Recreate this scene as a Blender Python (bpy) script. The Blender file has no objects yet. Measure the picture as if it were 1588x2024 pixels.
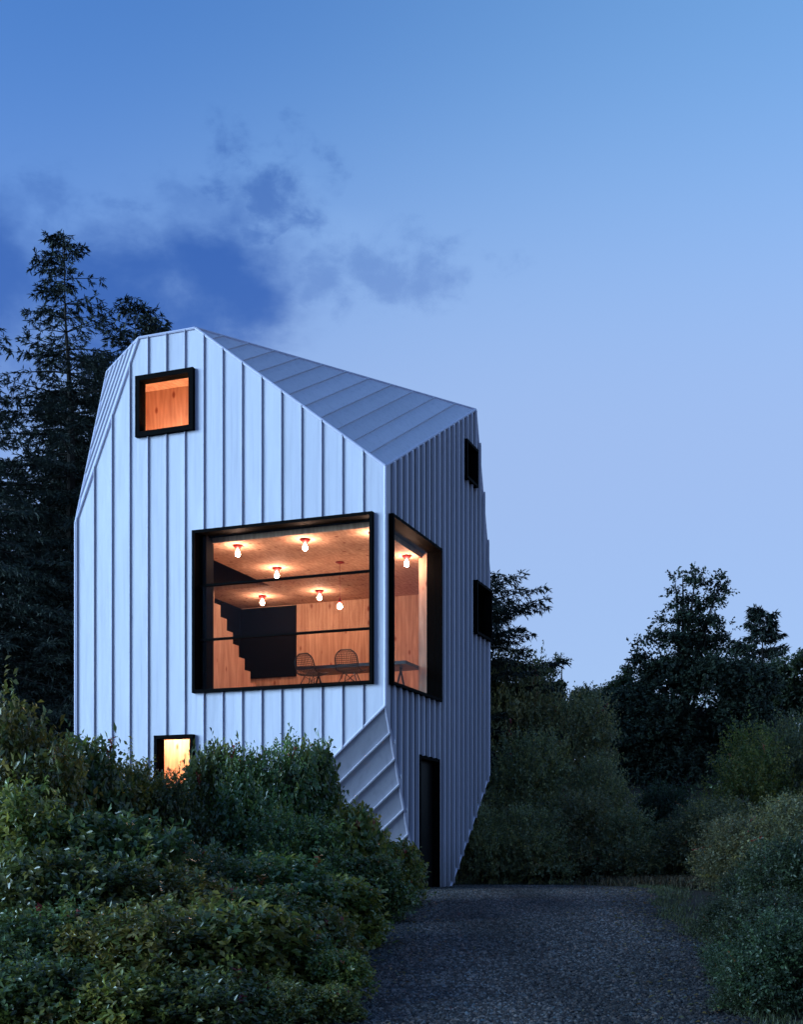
import bpy, math, random
import numpy as np
from mathutils import Vector, Matrix

# ------------------------------------------------------------------ camera / light
SC = bpy.context.scene
COL = SC.collection
EYE = 1.6                        # camera height above the drive where it stands
F = 2402.0                       # focal length in photo pixels (photo 1588 x 2024)
PX, PY = 794.0, 1685.0           # principal column and horizon row of the photo

cam_d = bpy.data.cameras.new('camera')
cam = bpy.data.objects.new('camera', cam_d)
COL.objects.link(cam)
cam.location = (0, 0, EYE)
cam.rotation_euler = (math.radians(90), 0, 0)
cam_d.sensor_fit = 'HORIZONTAL'
cam_d.sensor_width = 36
cam_d.lens = F / 1588 * 36
cam_d.shift_y = (PY - 1012) / 1588
cam_d.clip_end = 3000
SC.camera = cam

SUN_AZ = math.radians(-107)      # from +Y, clockwise seen from above: behind the camera to the left
SUN_EL = math.radians(10)

w = bpy.data.worlds.new('World'); SC.world = w; w.use_nodes = True
nt = w.node_tree; nt.nodes.clear()
def N(t, kind, **kw):
    n = t.nodes.new(kind)
    for k, v in kw.items(): setattr(n, k, v)
    return n
def MATH(t, op, a, b=None, c=None):
    n = t.nodes.new('ShaderNodeMath'); n.operation = op
    for i, v in enumerate((a, b, c)):
        if v is None: continue
        if isinstance(v, (int, float)): n.inputs[i].default_value = v
        else: t.links.new(v, n.inputs[i])
    return n.outputs[0]
def MIX(t, fac, a, b, mode='MIX'):
    n = t.nodes.new('ShaderNodeMix'); n.data_type = 'RGBA'; n.blend_type = mode
    for i, v in ((0, fac), (6, a), (7, b)):
        if isinstance(v, (int, float)): n.inputs[i].default_value = v
        elif isinstance(v, tuple): n.inputs[i].default_value = (*v, 1) if len(v) == 3 else v
        else: t.links.new(v, n.inputs[i])
    return n.outputs[2]

sky = N(nt, 'ShaderNodeTexSky', sky_type='NISHITA', sun_disc=False)
sky.sun_elevation = SUN_EL; sky.sun_rotation = SUN_AZ
sky.air_density = 1.0; sky.dust_density = 0.3; sky.ozone_density = 3.0
tc = N(nt, 'ShaderNodeTexCoord')
sep = N(nt, 'ShaderNodeSeparateXYZ'); nt.links.new(tc.outputs['Generated'], sep.inputs[0])
az = MATH(nt, 'ARCTAN2', sep.outputs[0], sep.outputs[1])
el = MATH(nt, 'ARCSINE', sep.outputs[2])
def azel(x, y):
    dx = (x - PX) / F; dz = (PY - y) / F
    return math.atan(dx), math.atan(dz / math.hypot(1, dx))
cxyz = N(nt, 'ShaderNodeCombineXYZ')
nt.links.new(az, cxyz.inputs[0]); nt.links.new(MATH(nt, 'MULTIPLY', el, 1.5), cxyz.inputs[1])
noi = N(nt, 'ShaderNodeTexNoise'); noi.inputs['Scale'].default_value = 13
noi.inputs['Detail'].default_value = 7; noi.inputs['Roughness'].default_value = .58
noi.inputs['Distortion'].default_value = .12
nt.links.new(cxyz.outputs[0], noi.inputs['Vector'])
wob = MATH(nt, 'MULTIPLY', MATH(nt, 'SUBTRACT', noi.outputs[0], .5), 2.1)
def cloud_bank(cells, gain, wob=wob):
    tot = None
    for a0, e0, ra, re, s in cells:
        d = MATH(nt, 'SQRT', MATH(nt, 'ADD',
              MATH(nt, 'POWER', MATH(nt, 'ABSOLUTE', MATH(nt, 'DIVIDE', MATH(nt, 'SUBTRACT', az, a0), ra)), 2),
              MATH(nt, 'POWER', MATH(nt, 'ABSOLUTE', MATH(nt, 'DIVIDE', MATH(nt, 'SUBTRACT', el, e0), re)), 2)))
        m = MATH(nt, 'SUBTRACT', 1.0, d)
        m = MATH(nt, 'MULTIPLY', m, gain)
        m = MATH(nt, 'ADD', m, wob)
        mr = N(nt, 'ShaderNodeMapRange', interpolation_type='SMOOTHERSTEP')
        mr.inputs['From Min'].default_value = -.45; mr.inputs['From Max'].default_value = 1.1
        nt.links.new(m, mr.inputs['Value'])
        v = MATH(nt, 'MULTIPLY', mr.outputs[0], s)
        tot = v if tot is None else MATH(nt, 'MAXIMUM', tot, v)
    return tot
def cell(x, y, rx, ry, s):
    a, e = azel(x, y)
    return (a, e, rx / F, ry / F, s)
dark = cloud_bank([cell(260, 600, 340, 150, .95), cell(430, 560, 190, 140, .95), cell(-80, 570, 260, 190, .9),
                                      cell(-700, 700, 420, 150, .8), (1.5, .3, .4, .08, .6), (2.6, .25, .5, .07, .6), (-1.9, .35, .5, .09, .6)], 1.25)
noi2 = N(nt, 'ShaderNodeTexNoise'); noi2.inputs['Scale'].default_value = 24
noi2.inputs['Detail'].default_value = 8; noi2.inputs['Roughness'].default_value = .6; noi2.inputs['Distortion'].default_value = .15
nt.links.new(cxyz.outputs[0], noi2.inputs['Vector'])
wob2 = MATH(nt, 'MULTIPLY', MATH(nt, 'SUBTRACT', noi2.outputs[0], .52), 3.6)
rag = cloud_bank([cell(520, 400, 120, 100, .68), cell(420, 420, 120, 60, .35), cell(770, 535, 200, 62, .38), cell(640, 540, 110, 70, .42), cell(40, 430, 170, 70, .4), cell(330, 490, 300, 60, .5)], .9, wob2)
dark = MATH(nt, 'MAXIMUM', dark, rag)
lite = cloud_bank([cell(520, 640, 110, 80, .6), cell(560, 460, 90, 110, .45), cell(650, 470, 120, 50, .35), cell(240, 440, 160, 40, .3)], .9)
veil = N(nt, 'ShaderNodeMapRange', interpolation_type='SMOOTHERSTEP')      # thin high veil thickening to the left and upwards
nt.links.new(MATH(nt, 'ADD', MATH(nt, 'MULTIPLY', az, -1.0), MATH(nt, 'MULTIPLY', el, .9)), veil.inputs['Value'])
veil.inputs['From Min'].default_value = .18; veil.inputs['From Max'].default_value = .95; veil.inputs['To Max'].default_value = .85
hs = N(nt, 'ShaderNodeGamma'); hs.inputs['Gamma'].default_value = .86      # camera tone curve for the dusk sky
nt.links.new(sky.outputs[0], hs.inputs['Color'])
tint = MIX(nt, 1.0, hs.outputs[0], (0.86, 1.06, 1.26), 'MULTIPLY')
hz = N(nt, 'ShaderNodeMapRange', interpolation_type='SMOOTHERSTEP')        # pale twilight haze low in the sky, all round
nt.links.new(el, hz.inputs['Value']); hz.inputs['From Min'].default_value = math.radians(38); hz.inputs['From Max'].default_value = math.radians(15); hz.inputs['To Max'].default_value = .86
tint = MIX(nt, hz.outputs[0], tint, (1.13, 1.56, 2.58))
c1 = MIX(nt, 1.0, tint, (1.25, 1.17, 1.08), 'MULTIPLY')
c1 = MIX(nt, lite, tint, c1)
c2 = MIX(nt, veil.outputs[0], c1, MIX(nt, 1.0, c1, (0.42, 0.60, 0.86), 'MULTIPLY'))
c3 = MIX(nt, 1.0, tint, (0.15, 0.29, 0.57), 'MULTIPLY')
c4 = MIX(nt, dark, c2, c3)
bg = N(nt, 'ShaderNodeBackground'); bg.inputs['Strength'].default_value = 0.115
nt.links.new(c4, bg.inputs['Color'])
wo = N(nt, 'ShaderNodeOutputWorld'); nt.links.new(bg.outputs[0], wo.inputs[0])

sun_d = bpy.data.lights.new('sun', 'SUN'); sun_d.energy = 2.45; sun_d.angle = math.radians(36)
sun_d.color = (0.47, 0.74, 1.0)
sun = bpy.data.objects.new('sun', sun_d); COL.objects.link(sun)
sdir = Vector((math.sin(SUN_AZ) * math.cos(SUN_EL), math.cos(SUN_AZ) * math.cos(SUN_EL), math.sin(SUN_EL)))
sun.rotation_euler = (-sdir).to_track_quat('-Z', 'Y').to_euler()
sun.location = sdir * 60

SC.view_settings.view_transform = 'Standard'; SC.view_settings.look = 'None'
SC.view_settings.exposure = 1.5; SC.view_settings.gamma = 1.0
SC.cycles.use_denoising = True
SC.cycles.max_bounces = 8
SC.cycles.transparent_max_bounces = 12
SC.cycles.sample_clamp_indirect = 6

# ------------------------------------------------------------------ helpers
rng = np.random.default_rng(7)
random.seed(7)

def mesh_np(name, V, Fc, col=None):
    """V (n,3); Fc (m,k) equal sized faces"""
    me = bpy.data.meshes.new(name)
    n, (m, k) = len(V), Fc.shape
    me.vertices.add(n); me.vertices.foreach_set('co', np.ascontiguousarray(V, dtype=np.float32).ravel())
    me.loops.add(m * k); me.loops.foreach_set('vertex_index', np.ascontiguousarray(Fc, dtype=np.int32).ravel())
    me.polygons.add(m)
    me.polygons.foreach_set('loop_start', np.arange(0, m * k, k, dtype=np.int32))
    me.update(calc_edges=True)
    if col is not None:
        at = me.color_attributes.new('Col', 'FLOAT_COLOR', 'POINT')
        at.data.foreach_set('color', np.ascontiguousarray(np.c_[col, np.ones(n)], dtype=np.float32).ravel())
    return me

class MB:
    def __init__(s): s.v = []; s.f = []
    def add(s, vs, fs):
        o = len(s.v); s.v += [tuple(x) for x in vs]; s.f += [tuple(i + o for i in q) for q in fs]
        return s
    def box(s, x0, x1, y0, y1, z0, z1):
        if x1 < x0: x0, x1 = x1, x0
        return s.add([(x0,y0,z0),(x1,y0,z0),(x1,y1,z0),(x0,y1,z0),(x0,y0,z1),(x1,y0,z1),(x1,y1,z1),(x0,y1,z1)],
                     [(0,3,2,1),(4,5,6,7),(0,1,5,4),(1,2,6,5),(2,3,7,6),(3,0,4,7)])
    def tube(s, pts, rad, n=6, cap=True):
        pts = [Vector(p) for p in pts]
        rads = rad if isinstance(rad, (list, tuple)) else [rad] * len(pts)
        rings = []
        for i, p in enumerate(pts):
            d = (pts[min(i+1, len(pts)-1)] - pts[max(i-1, 0)]).normalized()
            up = Vector((0,0,1)) if abs(d.z) < .9 else Vector((1,0,0))
            a = d.cross(up).normalized(); b = d.cross(a)
            rings.append([p + (a * math.cos(2*math.pi*k/n) + b * math.sin(2*math.pi*k/n)) * rads[i] for k in range(n)])
        vs = [q for r in rings for q in r]; fs = []
        for i in range(len(pts) - 1):
            for k in range(n):
                fs.append((i*n+k, i*n+(k+1)%n, (i+1)*n+(k+1)%n, (i+1)*n+k))
        if cap:
            fs.append(tuple(range(n))[::-1]); fs.append(tuple((len(pts)-1)*n + k for k in range(n)))
        return s.add(vs, fs)
    def lathe(s, prof, n=14, c=(0,0,0)):
        vs = []; fs = []
        for r, z in prof:
            for k in range(n):
                vs.append((c[0] + r*math.cos(2*math.pi*k/n), c[1] + r*math.sin(2*math.pi*k/n), c[2] + z))
        for i in range(len(prof) - 1):
            for k in range(n):
                fs.append((i*n+k, i*n+(k+1)%n, (i+1)*n+(k+1)%n, (i+1)*n+k))
        return s.add(vs, fs)
    def build(s, name, m, parent=None, smooth=False):
        me = bpy.data.meshes.new(name); me.from_pydata(s.v, [], s.f); me.update()
        if smooth: me.polygons.foreach_set('use_smooth', [True] * len(me.polygons))
        return link(name, me, m, parent)

def link(name, me, m, parent=None):
    o = bpy.data.objects.new(name, me); COL.objects.link(o)
    if m is not None and not me.materials: me.materials.append(m)
    if parent is not None: o.parent = parent
    return o
def tag(o, label=None, cat=None, group=None, kind=None):
    if label: o['label'] = label
    if cat: o['category'] = cat
    if group: o['group'] = group
    if kind: o['kind'] = kind
    return o
def empty(name, loc, rz=0):
    o = bpy.data.objects.new(name, None); COL.objects.link(o)
    o.location = loc; o.rotation_euler = (0, 0, rz); o.empty_display_size = .2
    return o

# ------------------------------------------------------------------ materials
def mat(name):
    m = bpy.data.materials.new(name); m.use_nodes = True
    t = m.node_tree
    return m, t, t.nodes['Principled BSDF']
def simple(name, col, rough=.5, spec=.5, metal=0, noise=0, nscale=6, bump=0):
    m, t, b = mat(name)
    b.inputs['Roughness'].default_value = rough; b.inputs['Specular IOR Level'].default_value = spec
    b.inputs['Metallic'].default_value = metal; b.inputs['Base Color'].default_value = (*col, 1)
    if noise or bump:
        tc = N(t, 'ShaderNodeTexCoord'); n = N(t, 'ShaderNodeTexNoise')
        n.inputs['Scale'].default_value = nscale; n.inputs['Detail'].default_value = 5
        t.links.new(tc.outputs['Object'], n.inputs['Vector'])
        if noise:
            c = MIX(t, n.outputs[0], tuple(x * (1 - noise) for x in col), tuple(min(1, x * (1 + noise)) for x in col))
            t.links.new(c, b.inputs['Base Color'])
        if bump:
            bp = N(t, 'ShaderNodeBump'); bp.inputs['Strength'].default_value = bump; bp.inputs['Distance'].default_value = .02
            t.links.new(n.outputs[0], bp.inputs['Height']); t.links.new(bp.outputs[0], b.inputs['Normal'])
    return m

def cladding_mat():
    m, t, b = mat('painted_metal')
    tc = N(t, 'ShaderNodeTexCoord'); oi = N(t, 'ShaderNodeObjectInfo')
    mp = N(t, 'ShaderNodeMapping'); mp.inputs['Scale'].default_value = (2.2, 2.2, .5)
    t.links.new(tc.outputs['Object'], mp.inputs[0])
    n = N(t, 'ShaderNodeTexNoise'); n.inputs['Scale'].default_value = 1.6; n.inputs['Detail'].default_value = 6
    t.links.new(mp.outputs[0], n.inputs['Vector'])
    n2 = N(t, 'ShaderNodeTexNoise'); n2.inputs['Scale'].default_value = 22; n2.inputs['Detail'].default_value = 3
    t.links.new(mp.outputs[0], n2.inputs['Vector'])
    c = MIX(t, n.outputs[0], (.45, .435, .51), (.535, .515, .60))
    ms = N(t, 'ShaderNodeMapping'); ms.inputs['Scale'].default_value = (7, 7, .22); t.links.new(tc.outputs['Object'], ms.inputs[0])
    n3 = N(t, 'ShaderNodeTexNoise'); n3.inputs['Scale'].default_value = 1.7; n3.inputs['Detail'].default_value = 5; t.links.new(ms.outputs[0], n3.inputs['Vector'])
    st = N(t, 'ShaderNodeMapRange'); st.inputs['From Min'].default_value = .52; st.inputs['From Max'].default_value = .78; st.inputs['To Max'].default_value = .5
    t.links.new(n3.outputs[0], st.inputs[0])
    c = MIX(t, st.outputs[0], c, (.31, .30, .37))                     # rain streaks
    sz = N(t, 'ShaderNodeSeparateXYZ'); t.links.new(tc.outputs['Object'], sz.inputs[0])
    dz = N(t, 'ShaderNodeMapRange'); dz.inputs['From Min'].default_value = 1.1; dz.inputs['From Max'].default_value = -.3; dz.inputs['To Max'].default_value = 1.1
    t.links.new(sz.outputs[2], dz.inputs[0])
    c = MIX(t, MATH(t, 'MULTIPLY', dz.outputs[0], n2.outputs[0]), c, (.13, .12, .11))      # mud splash at the foot
    k = MATH(t, 'ADD', MATH(t, 'MULTIPLY', oi.outputs['Random'], .12), .94)
    hv = N(t, 'ShaderNodeHueSaturation'); t.links.new(c, hv.inputs['Color']); t.links.new(k, hv.inputs['Value'])
    t.links.new(hv.outputs[0], b.inputs['Base Color'])
    r = MATH(t, 'ADD', MATH(t, 'MULTIPLY', n2.outputs[0], .16), .40)
    t.links.new(r, b.inputs['Roughness'])
    bp = N(t, 'ShaderNodeBump'); bp.inputs['Strength'].default_value = .35; bp.inputs['Distance'].default_value = .03
    t.links.new(n.outputs[0], bp.inputs['Height']); t.links.new(bp.outputs[0], b.inputs['Normal'])
    return m

def plywood_mat():
    m, t, b = mat('plywood')
    tc = N(t, 'ShaderNodeTexCoord')
    mp = N(t, 'ShaderNodeMapping'); mp.inputs['Scale'].default_value = (2.6, 2.6, .5)
    t.links.new(tc.outputs['Object'], mp.inputs[0])
    n = N(t, 'ShaderNodeTexNoise'); n.inputs['Scale'].default_value = 1.6; n.inputs['Detail'].default_value = 7
    n.inputs['Distortion'].default_value = 1.2
    t.links.new(mp.outputs[0], n.inputs['Vector'])
    wv = N(t, 'ShaderNodeTexWave'); wv.inputs['Scale'].default_value = 1.1; wv.inputs['Distortion'].default_value = 9
    wv.inputs['Detail'].default_value = 3; wv.inputs['Detail Scale'].default_value = 1.3
    t.links.new(mp.outputs[0], wv.inputs['Vector'])
    g = MATH(t, 'ADD', MATH(t, 'MULTIPLY', n.outputs[0], .85), MATH(t, 'MULTIPLY', wv.outputs[0], .15))
    rp = N(t, 'ShaderNodeMapRange'); rp.inputs['From Min'].default_value = .3; rp.inputs['From Max'].default_value = .75
    t.links.new(g, rp.inputs[0])
    c = MIX(t, rp.outputs[0], (.42, .24, .16), (.66, .45, .31))
    mp2 = N(t, 'ShaderNodeMapping'); mp2.inputs['Scale'].default_value = (1, 1, .55)
    t.links.new(tc.outputs['Object'], mp2.inputs[0])
    vo = N(t, 'ShaderNodeTexVoronoi'); vo.inputs['Scale'].default_value = 3.4
    t.links.new(mp2.outputs[0], vo.inputs['Vector'])
    kn = N(t, 'ShaderNodeMapRange', interpolation_type='SMOOTHSTEP')
    kn.inputs['From Min'].default_value = .20; kn.inputs['From Max'].default_value = .06
    t.links.new(vo.outputs['Distance'], kn.inputs[0])
    c = MIX(t, MATH(t, 'MULTIPLY', kn.outputs[0], .85), c, (.20, .05, .03))
    t.links.new(c, b.inputs['Base Color']); b.inputs['Roughness'].default_value = .85; b.inputs['Specular IOR Level'].default_value = .1
    return m

def glass_mat():
    m = bpy.data.materials.new('window_glass'); m.use_nodes = True; t = m.node_tree; t.nodes.clear()
    tr = N(t, 'ShaderNodeBsdfTransparent'); tr.inputs[0].default_value = (.94, .95, .95, 1)
    gl = N(t, 'ShaderNodeBsdfGlossy'); gl.inputs['Roughness'].default_value = .02
    lw = N(t, 'ShaderNodeLayerWeight'); lw.inputs[0].default_value = .5
    mx = N(t, 'ShaderNodeMixShader'); t.links.new(MATH(t, 'ADD', MATH(t, 'MULTIPLY', MATH(t, 'POWER', lw.outputs['Facing'], 5.0), .12), .004), mx.inputs[0])
    t.links.new(tr.outputs[0], mx.inputs[1]); t.links.new(gl.outputs[0], mx.inputs[2])
    o = N(t, 'ShaderNodeOutputMaterial'); t.links.new(mx.outputs[0], o.inputs[0])
    return m
def emit_mat(name, col, s):
    m, t, b = mat(name)
    b.inputs['Base Color'].default_value = (.8, .8, .8, 1)
    b.inputs['Emission Color'].default_value = (*col, 1); b.inputs['Emission Strength'].default_value = s
    return m
def leaf_mat(name, rough=.38, spec=.5, gain=1.0, trans=0):
    m, t, b = mat(name)
    at = N(t, 'ShaderNodeVertexColor', layer_name='Col')
    oi = N(t, 'ShaderNodeObjectInfo')
    hv = N(t, 'ShaderNodeHueSaturation')
    t.links.new(at.outputs[0], hv.inputs['Color'])
    t.links.new(MATH(t, 'ADD', MATH(t, 'MULTIPLY', oi.outputs['Random'], .06), .47), hv.inputs['Hue'])
    t.links.new(MATH(t, 'MULTIPLY', MATH(t, 'ADD', MATH(t, 'MULTIPLY', oi.outputs['Random'], .4), .8), gain), hv.inputs['Value'])
    t.links.new(hv.outputs[0], b.inputs['Base Color'])
    b.inputs['Roughness'].default_value = rough; b.inputs['Specular IOR Level'].default_value = spec
    if trans:
        tl = N(t, 'ShaderNodeBsdfTranslucent'); mx = N(t, 'ShaderNodeMixShader'); mx.inputs[0].default_value = trans
        t.links.new(MIX(t, 1.0, hv.outputs[0], (1.9, 1.75, 1.35), 'MULTIPLY'), tl.inputs[0])
        t.links.new(b.outputs[0], mx.inputs[1]); t.links.new(tl.outputs[0], mx.inputs[2])
        t.links.new(mx.outputs[0], t.nodes['Material Output'].inputs[0])
    return m
def gravel_mat():
    m, t, b = mat('gravel')
    tc = N(t, 'ShaderNodeTexCoord')
    vo = N(t, 'ShaderNodeTexVoronoi'); vo.inputs['Scale'].default_value = 26
    t.links.new(tc.outputs['Object'], vo.inputs['Vector'])
    n = N(t, 'ShaderNodeTexNoise'); n.inputs['Scale'].default_value = .7; n.inputs['Detail'].default_value = 5
    t.links.new(tc.outputs['Object'], n.inputs['Vector'])
    bw = N(t, 'ShaderNodeRGBToBW'); t.links.new(vo.outputs['Color'], bw.inputs[0])
    c = MIX(t, bw.outputs[0], (.03, .03, .033), (.12, .115, .115))
    c = MIX(t, n.outputs[0], c, (.05, .047, .045))
    t.links.new(c, b.inputs['Base Color']); b.inputs['Roughness'].default_value = .9
    bp = N(t, 'ShaderNodeBump'); bp.inputs['Strength'].default_value = 1; bp.inputs['Distance'].default_value = .02
    t.links.new(vo.outputs['Distance'], bp.inputs['Height']); t.links.new(bp.outputs[0], b.inputs['Normal'])
    return m

M = dict(
    clad=cladding_mat(), ply=plywood_mat(), glass=glass_mat(),
    back=simple('wall_backing', (.10, .10, .12), .8),
    trim=simple('edge_flashing', (.48, .46, .58), .4, noise=.08),
    black=simple('black_frame', (.003, .003, .0032), .7, .02, noise=.2, nscale=9),
    blackwall=simple('black_panel', (.004, .004, .0045), .7, .05),
    dark=simple('shaft_ply_shaded', (.06, .045, .035), .8, .2, noise=.3),  # plywood of the stair shaft, its lack of light put into the colour
    door=simple('black_door_paint', (.004, .004, .0045), .5, .12),
    steel=simple('door_steel', (.25, .25, .27), .3, .5, metal=1),
    wire=simple('black_wire', (.008, .008, .008), .4),
    tabletop=simple('black_table', (.012, .011, .011), .4),
    red=simple('red_enamel', (.22, .012, .012), .4),
    bulb=emit_mat('lit_bulb', (1.0, .58, .41), 125), bulb2=emit_mat('lit_bulb_bright', (1.0, .62, .40), 480),
    leaf=leaf_mat('shrub_leaf', .30, .6, 1.12, .32), needle=leaf_mat('conifer_needle', .6, .3), dull=leaf_mat('small_leaf', .45, .45, 1.1, .4),
    bark=simple('bark', (.026, .022, .019), .9, .2, noise=.4, nscale=14, bump=.5),
    soil=simple('soil', (.035, .03, .024), .95, .1, noise=.5, nscale=3, bump=.6),
    gravel=gravel_mat(),
    pebble=leaf_mat('pebble', .8, .3),
)

# ------------------------------------------------------------------ ground
def sstep(a, b, x):
    t = np.clip((x - a) / (b - a), 0, 1); return t * t * (3 - 2 * t)
def ground(x, y):
    """ground height, world"""
    x = np.asarray(x, float); y = np.asarray(y, float)
    z = -1.62 + .82 * sstep(9, 26, y)
    z = z + .07 * np.sin(x * .7 + 1.3) * np.sin(y * .45) * sstep(2.2, 6, np.abs(x - .8))
    z = z + 9.0 * sstep(58, 125, y) + .9 * sstep(30, 60, y)
    return z + EYE
def gz(x, y): return float(ground(x, y))

def grid_sheet(name, xs, ys, m, lift=0, inside=None):
    X, Y = np.meshgrid(xs, ys); Z = ground(X, Y) + lift
    V = np.stack([X.ravel(), Y.ravel(), Z.ravel()], 1); nx, ny = len(xs), len(ys)
    i, j = np.meshgrid(np.arange(nx - 1), np.arange(ny - 1)); q = (j * nx + i).ravel()
    Fc = np.stack([q, q + 1, q + nx + 1, q + nx], 1)
    if inside is not None:
        c = V[Fc].mean(1); Fc = Fc[inside(c[:, 0], c[:, 1])]
    return link(name, mesh_np(name, V, Fc), m)
gxs = np.unique(np.r_[np.linspace(-900, -40, 16), np.linspace(-40, 40, 81), np.linspace(40, 900, 16)])
gys = np.unique(np.r_[np.linspace(-60, 0, 13), np.linspace(0, 60, 91), np.linspace(60, 140, 41), np.linspace(140, 1800, 18)])
tag(grid_sheet('ground', gxs, gys, M['soil'], -.02), kind='structure')

def drive_left(y):  return -0.95 + .05 * (y - 11) + .10 * np.sin(y * .9) + .06 * np.sin(y * 5.3)
def drive_right(y): return 3.3 + .12 * (y - 11) + .12 * np.sin(y * .8 + 1) + .10 * np.sin(y * 3.1) + .06 * np.sin(y * 7.3)
def in_drive(x, y):
    y = np.asarray(y, float)
    far = 29.2 + .35 * np.sin(np.asarray(x) * 1.3)
    return (x > drive_left(y)) & (x < drive_right(y)) & (y < far)
tag(grid_sheet('gravel_drive', np.linspace(-3, 8, 90), np.linspace(-3, 30, 220), M['gravel'], .004, in_drive), kind='structure')

def pebbles():
    n = 230000
    y = 9.6 + (29.6 - 9.6) * rng.random(n) ** 1.15
    x = -2.2 + 9.4 * rng.random(n)
    jit = rng.normal(0, .2, n)
    k = in_drive(x + jit, y + jit) & (np.abs(x) < .34 * y + .6)
    x, y = x[k], y[k]; n = len(x)
    r = .012 + .014 * rng.random(n) ** 2 + .0006 * y
    base = np.array([(1,0,0),(-.5,.87,0),(-.5,-.87,0),(0,0,.8),(.0,0,-.5)])
    an = rng.random(n) * 6.283; ca, sa = np.cos(an), np.sin(an)
    bx = base[None, :, 0] * (1 + .5 * rng.normal(size=(n, 5)) * .6); by = base[None, :, 1] * (1 + .3 * rng.normal(size=(n, 5)))
    bz = base[None, :, 2] * (.55 + .5 * rng.random((n, 1)))
    bz[:, :3] += rng.normal(0, .18, (n, 3))
    V = np.stack([x[:, None] + r[:, None] * (bx * ca[:, None] - by * sa[:, None]),
                  y[:, None] + r[:, None] * (bx * sa[:, None] + by * ca[:, None]),
                  (ground(x, y) + .004 + .3 * r)[:, None] + r[:, None] * bz], 2).reshape(-1, 3)
    f = np.array([(0,1,3),(1,2,3),(2,0,3)])
    Fc = (np.arange(n)[:, None, None] * 5 + f[None]).reshape(-1, 3)
    g = (.03 + .20 * rng.random(n) ** 2.4)[:, None] * np.array([1.12, 1.0, .90]) * (1 + .12 * rng.normal(size=(n, 1)) * np.array([[1, .2, -.6]]))
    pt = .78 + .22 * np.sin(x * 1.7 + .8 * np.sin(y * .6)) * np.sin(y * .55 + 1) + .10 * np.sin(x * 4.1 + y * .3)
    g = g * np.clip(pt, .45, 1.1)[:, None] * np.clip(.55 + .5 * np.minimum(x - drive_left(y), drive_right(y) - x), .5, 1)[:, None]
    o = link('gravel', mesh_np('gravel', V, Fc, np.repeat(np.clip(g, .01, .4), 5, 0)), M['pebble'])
    tag(o, 'loose dark grey gravel covering the drive beside the house', 'gravel', kind='stuff')
pebbles()

# ------------------------------------------------------------------ the house
AX = Vector((-.936, .353)); BX = Vector((.353, .936)); C0 = Vector((-.32, 24.0))
ROT = math.atan2(-.353, .936)
ZB = .80                                   # house base lies .80 m below the eye
def W(t, s, z):                            # house coordinates to world; t left along the front, s back along the side, z from eye level
    p = C0 + AX * t + BX * s
    return Vector((p.x, p.y, z + EYE))
def P(t, s, z): return Vector((-t, s, z + ZB))
house = empty('faceted_house', (C0.x, C0.y, EYE - ZB), ROT)
tag(house, 'tall faceted house clad in pale blue grey standing seam metal with lit windows', 'house')

WT, WS = 7.27, 7.17
g0 = -.84
v = dict(N=P(0,0,7.63), n=P(0,0,2.9), A=P(4.28,0,11.0), B=P(5.66,0,11.0), C=P(WT,1.2,10.95), L=P(WT,0,7.19), l=P(WT,0,1.5),
         E=P(0,6.01,10.79), R=P(0,WS,7.1), r=P(0,WS,1.98), Fq=P(1.4,WS,10.85), G=P(4.6,WS,11.0), H=P(WT,4.6,11.0), Mq=P(WT,WS,8.0),
         P1=P(4.25,0,g0), P2=P(0,1.92,g0), P3=P(0,4.0,g0), P4=P(1.8,WS,g0), P5=P(5.7,0,g0), P6=P(WT,1.5,g0), Q=P(WT,WS,g0))
CEN = P(3.6, 3.6, 5)

def clip(poly, a, b, c):                   # keep a*u+b*v<=c
    out = []
    for i in range(len(poly)):
        p, q = poly[i], poly[(i+1) % len(poly)]
        dp, dq = a*p[0]+b*p[1]-c, a*q[0]+b*q[1]-c
        if dp <= 0: out.append(p)
        if (dp < 0 < dq) or (dq < 0 < dp):
            t = dp / (dp - dq); out.append((p[0]+(q[0]-p[0])*t, p[1]+(q[1]-p[1])*t))
    return out if len(out) > 2 else []
def area(p): return abs(sum(p[i][0]*p[(i+1)%len(p)][1]-p[(i+1)%len(p)][0]*p[i][1] for i in range(len(p)))) / 2
def minus(polys, rect):
    u0, u1, v0, v1 = rect; out = []
    for p in polys:
        for q in (clip(p, 1, 0, u0), clip(p, -1, 0, -u1)):
            if q: out.append(q)
        m = clip(clip(p, -1, 0, -u0), 1, 0, u1) if p else []
        if m:
            for q in (clip(m, 0, 1, v0), clip(m, 0, -1, -v1)):
                if q: out.append(q)
    return [p for p in out if area(p) > 1e-4]

def clusters(ps):                          # group touching pieces
    ps = list(ps); out = []
    def bb(p): return min(q[0] for q in p), max(q[0] for q in p), min(q[1] for q in p), max(q[1] for q in p)
    while ps:
        g = [ps.pop()]; grew = True
        while grew:
            grew = False
            for p in list(ps):
                a = bb(p)
                for q in g:
                    b = bb(q)
                    if a[0] <= b[1]+.001 and b[0] <= a[1]+.001 and a[2] <= b[3]+.001 and b[2] <= a[3]+.001:
                        g.append(p); ps.remove(p); grew = True; break
        out.append(g)
    return out

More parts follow.
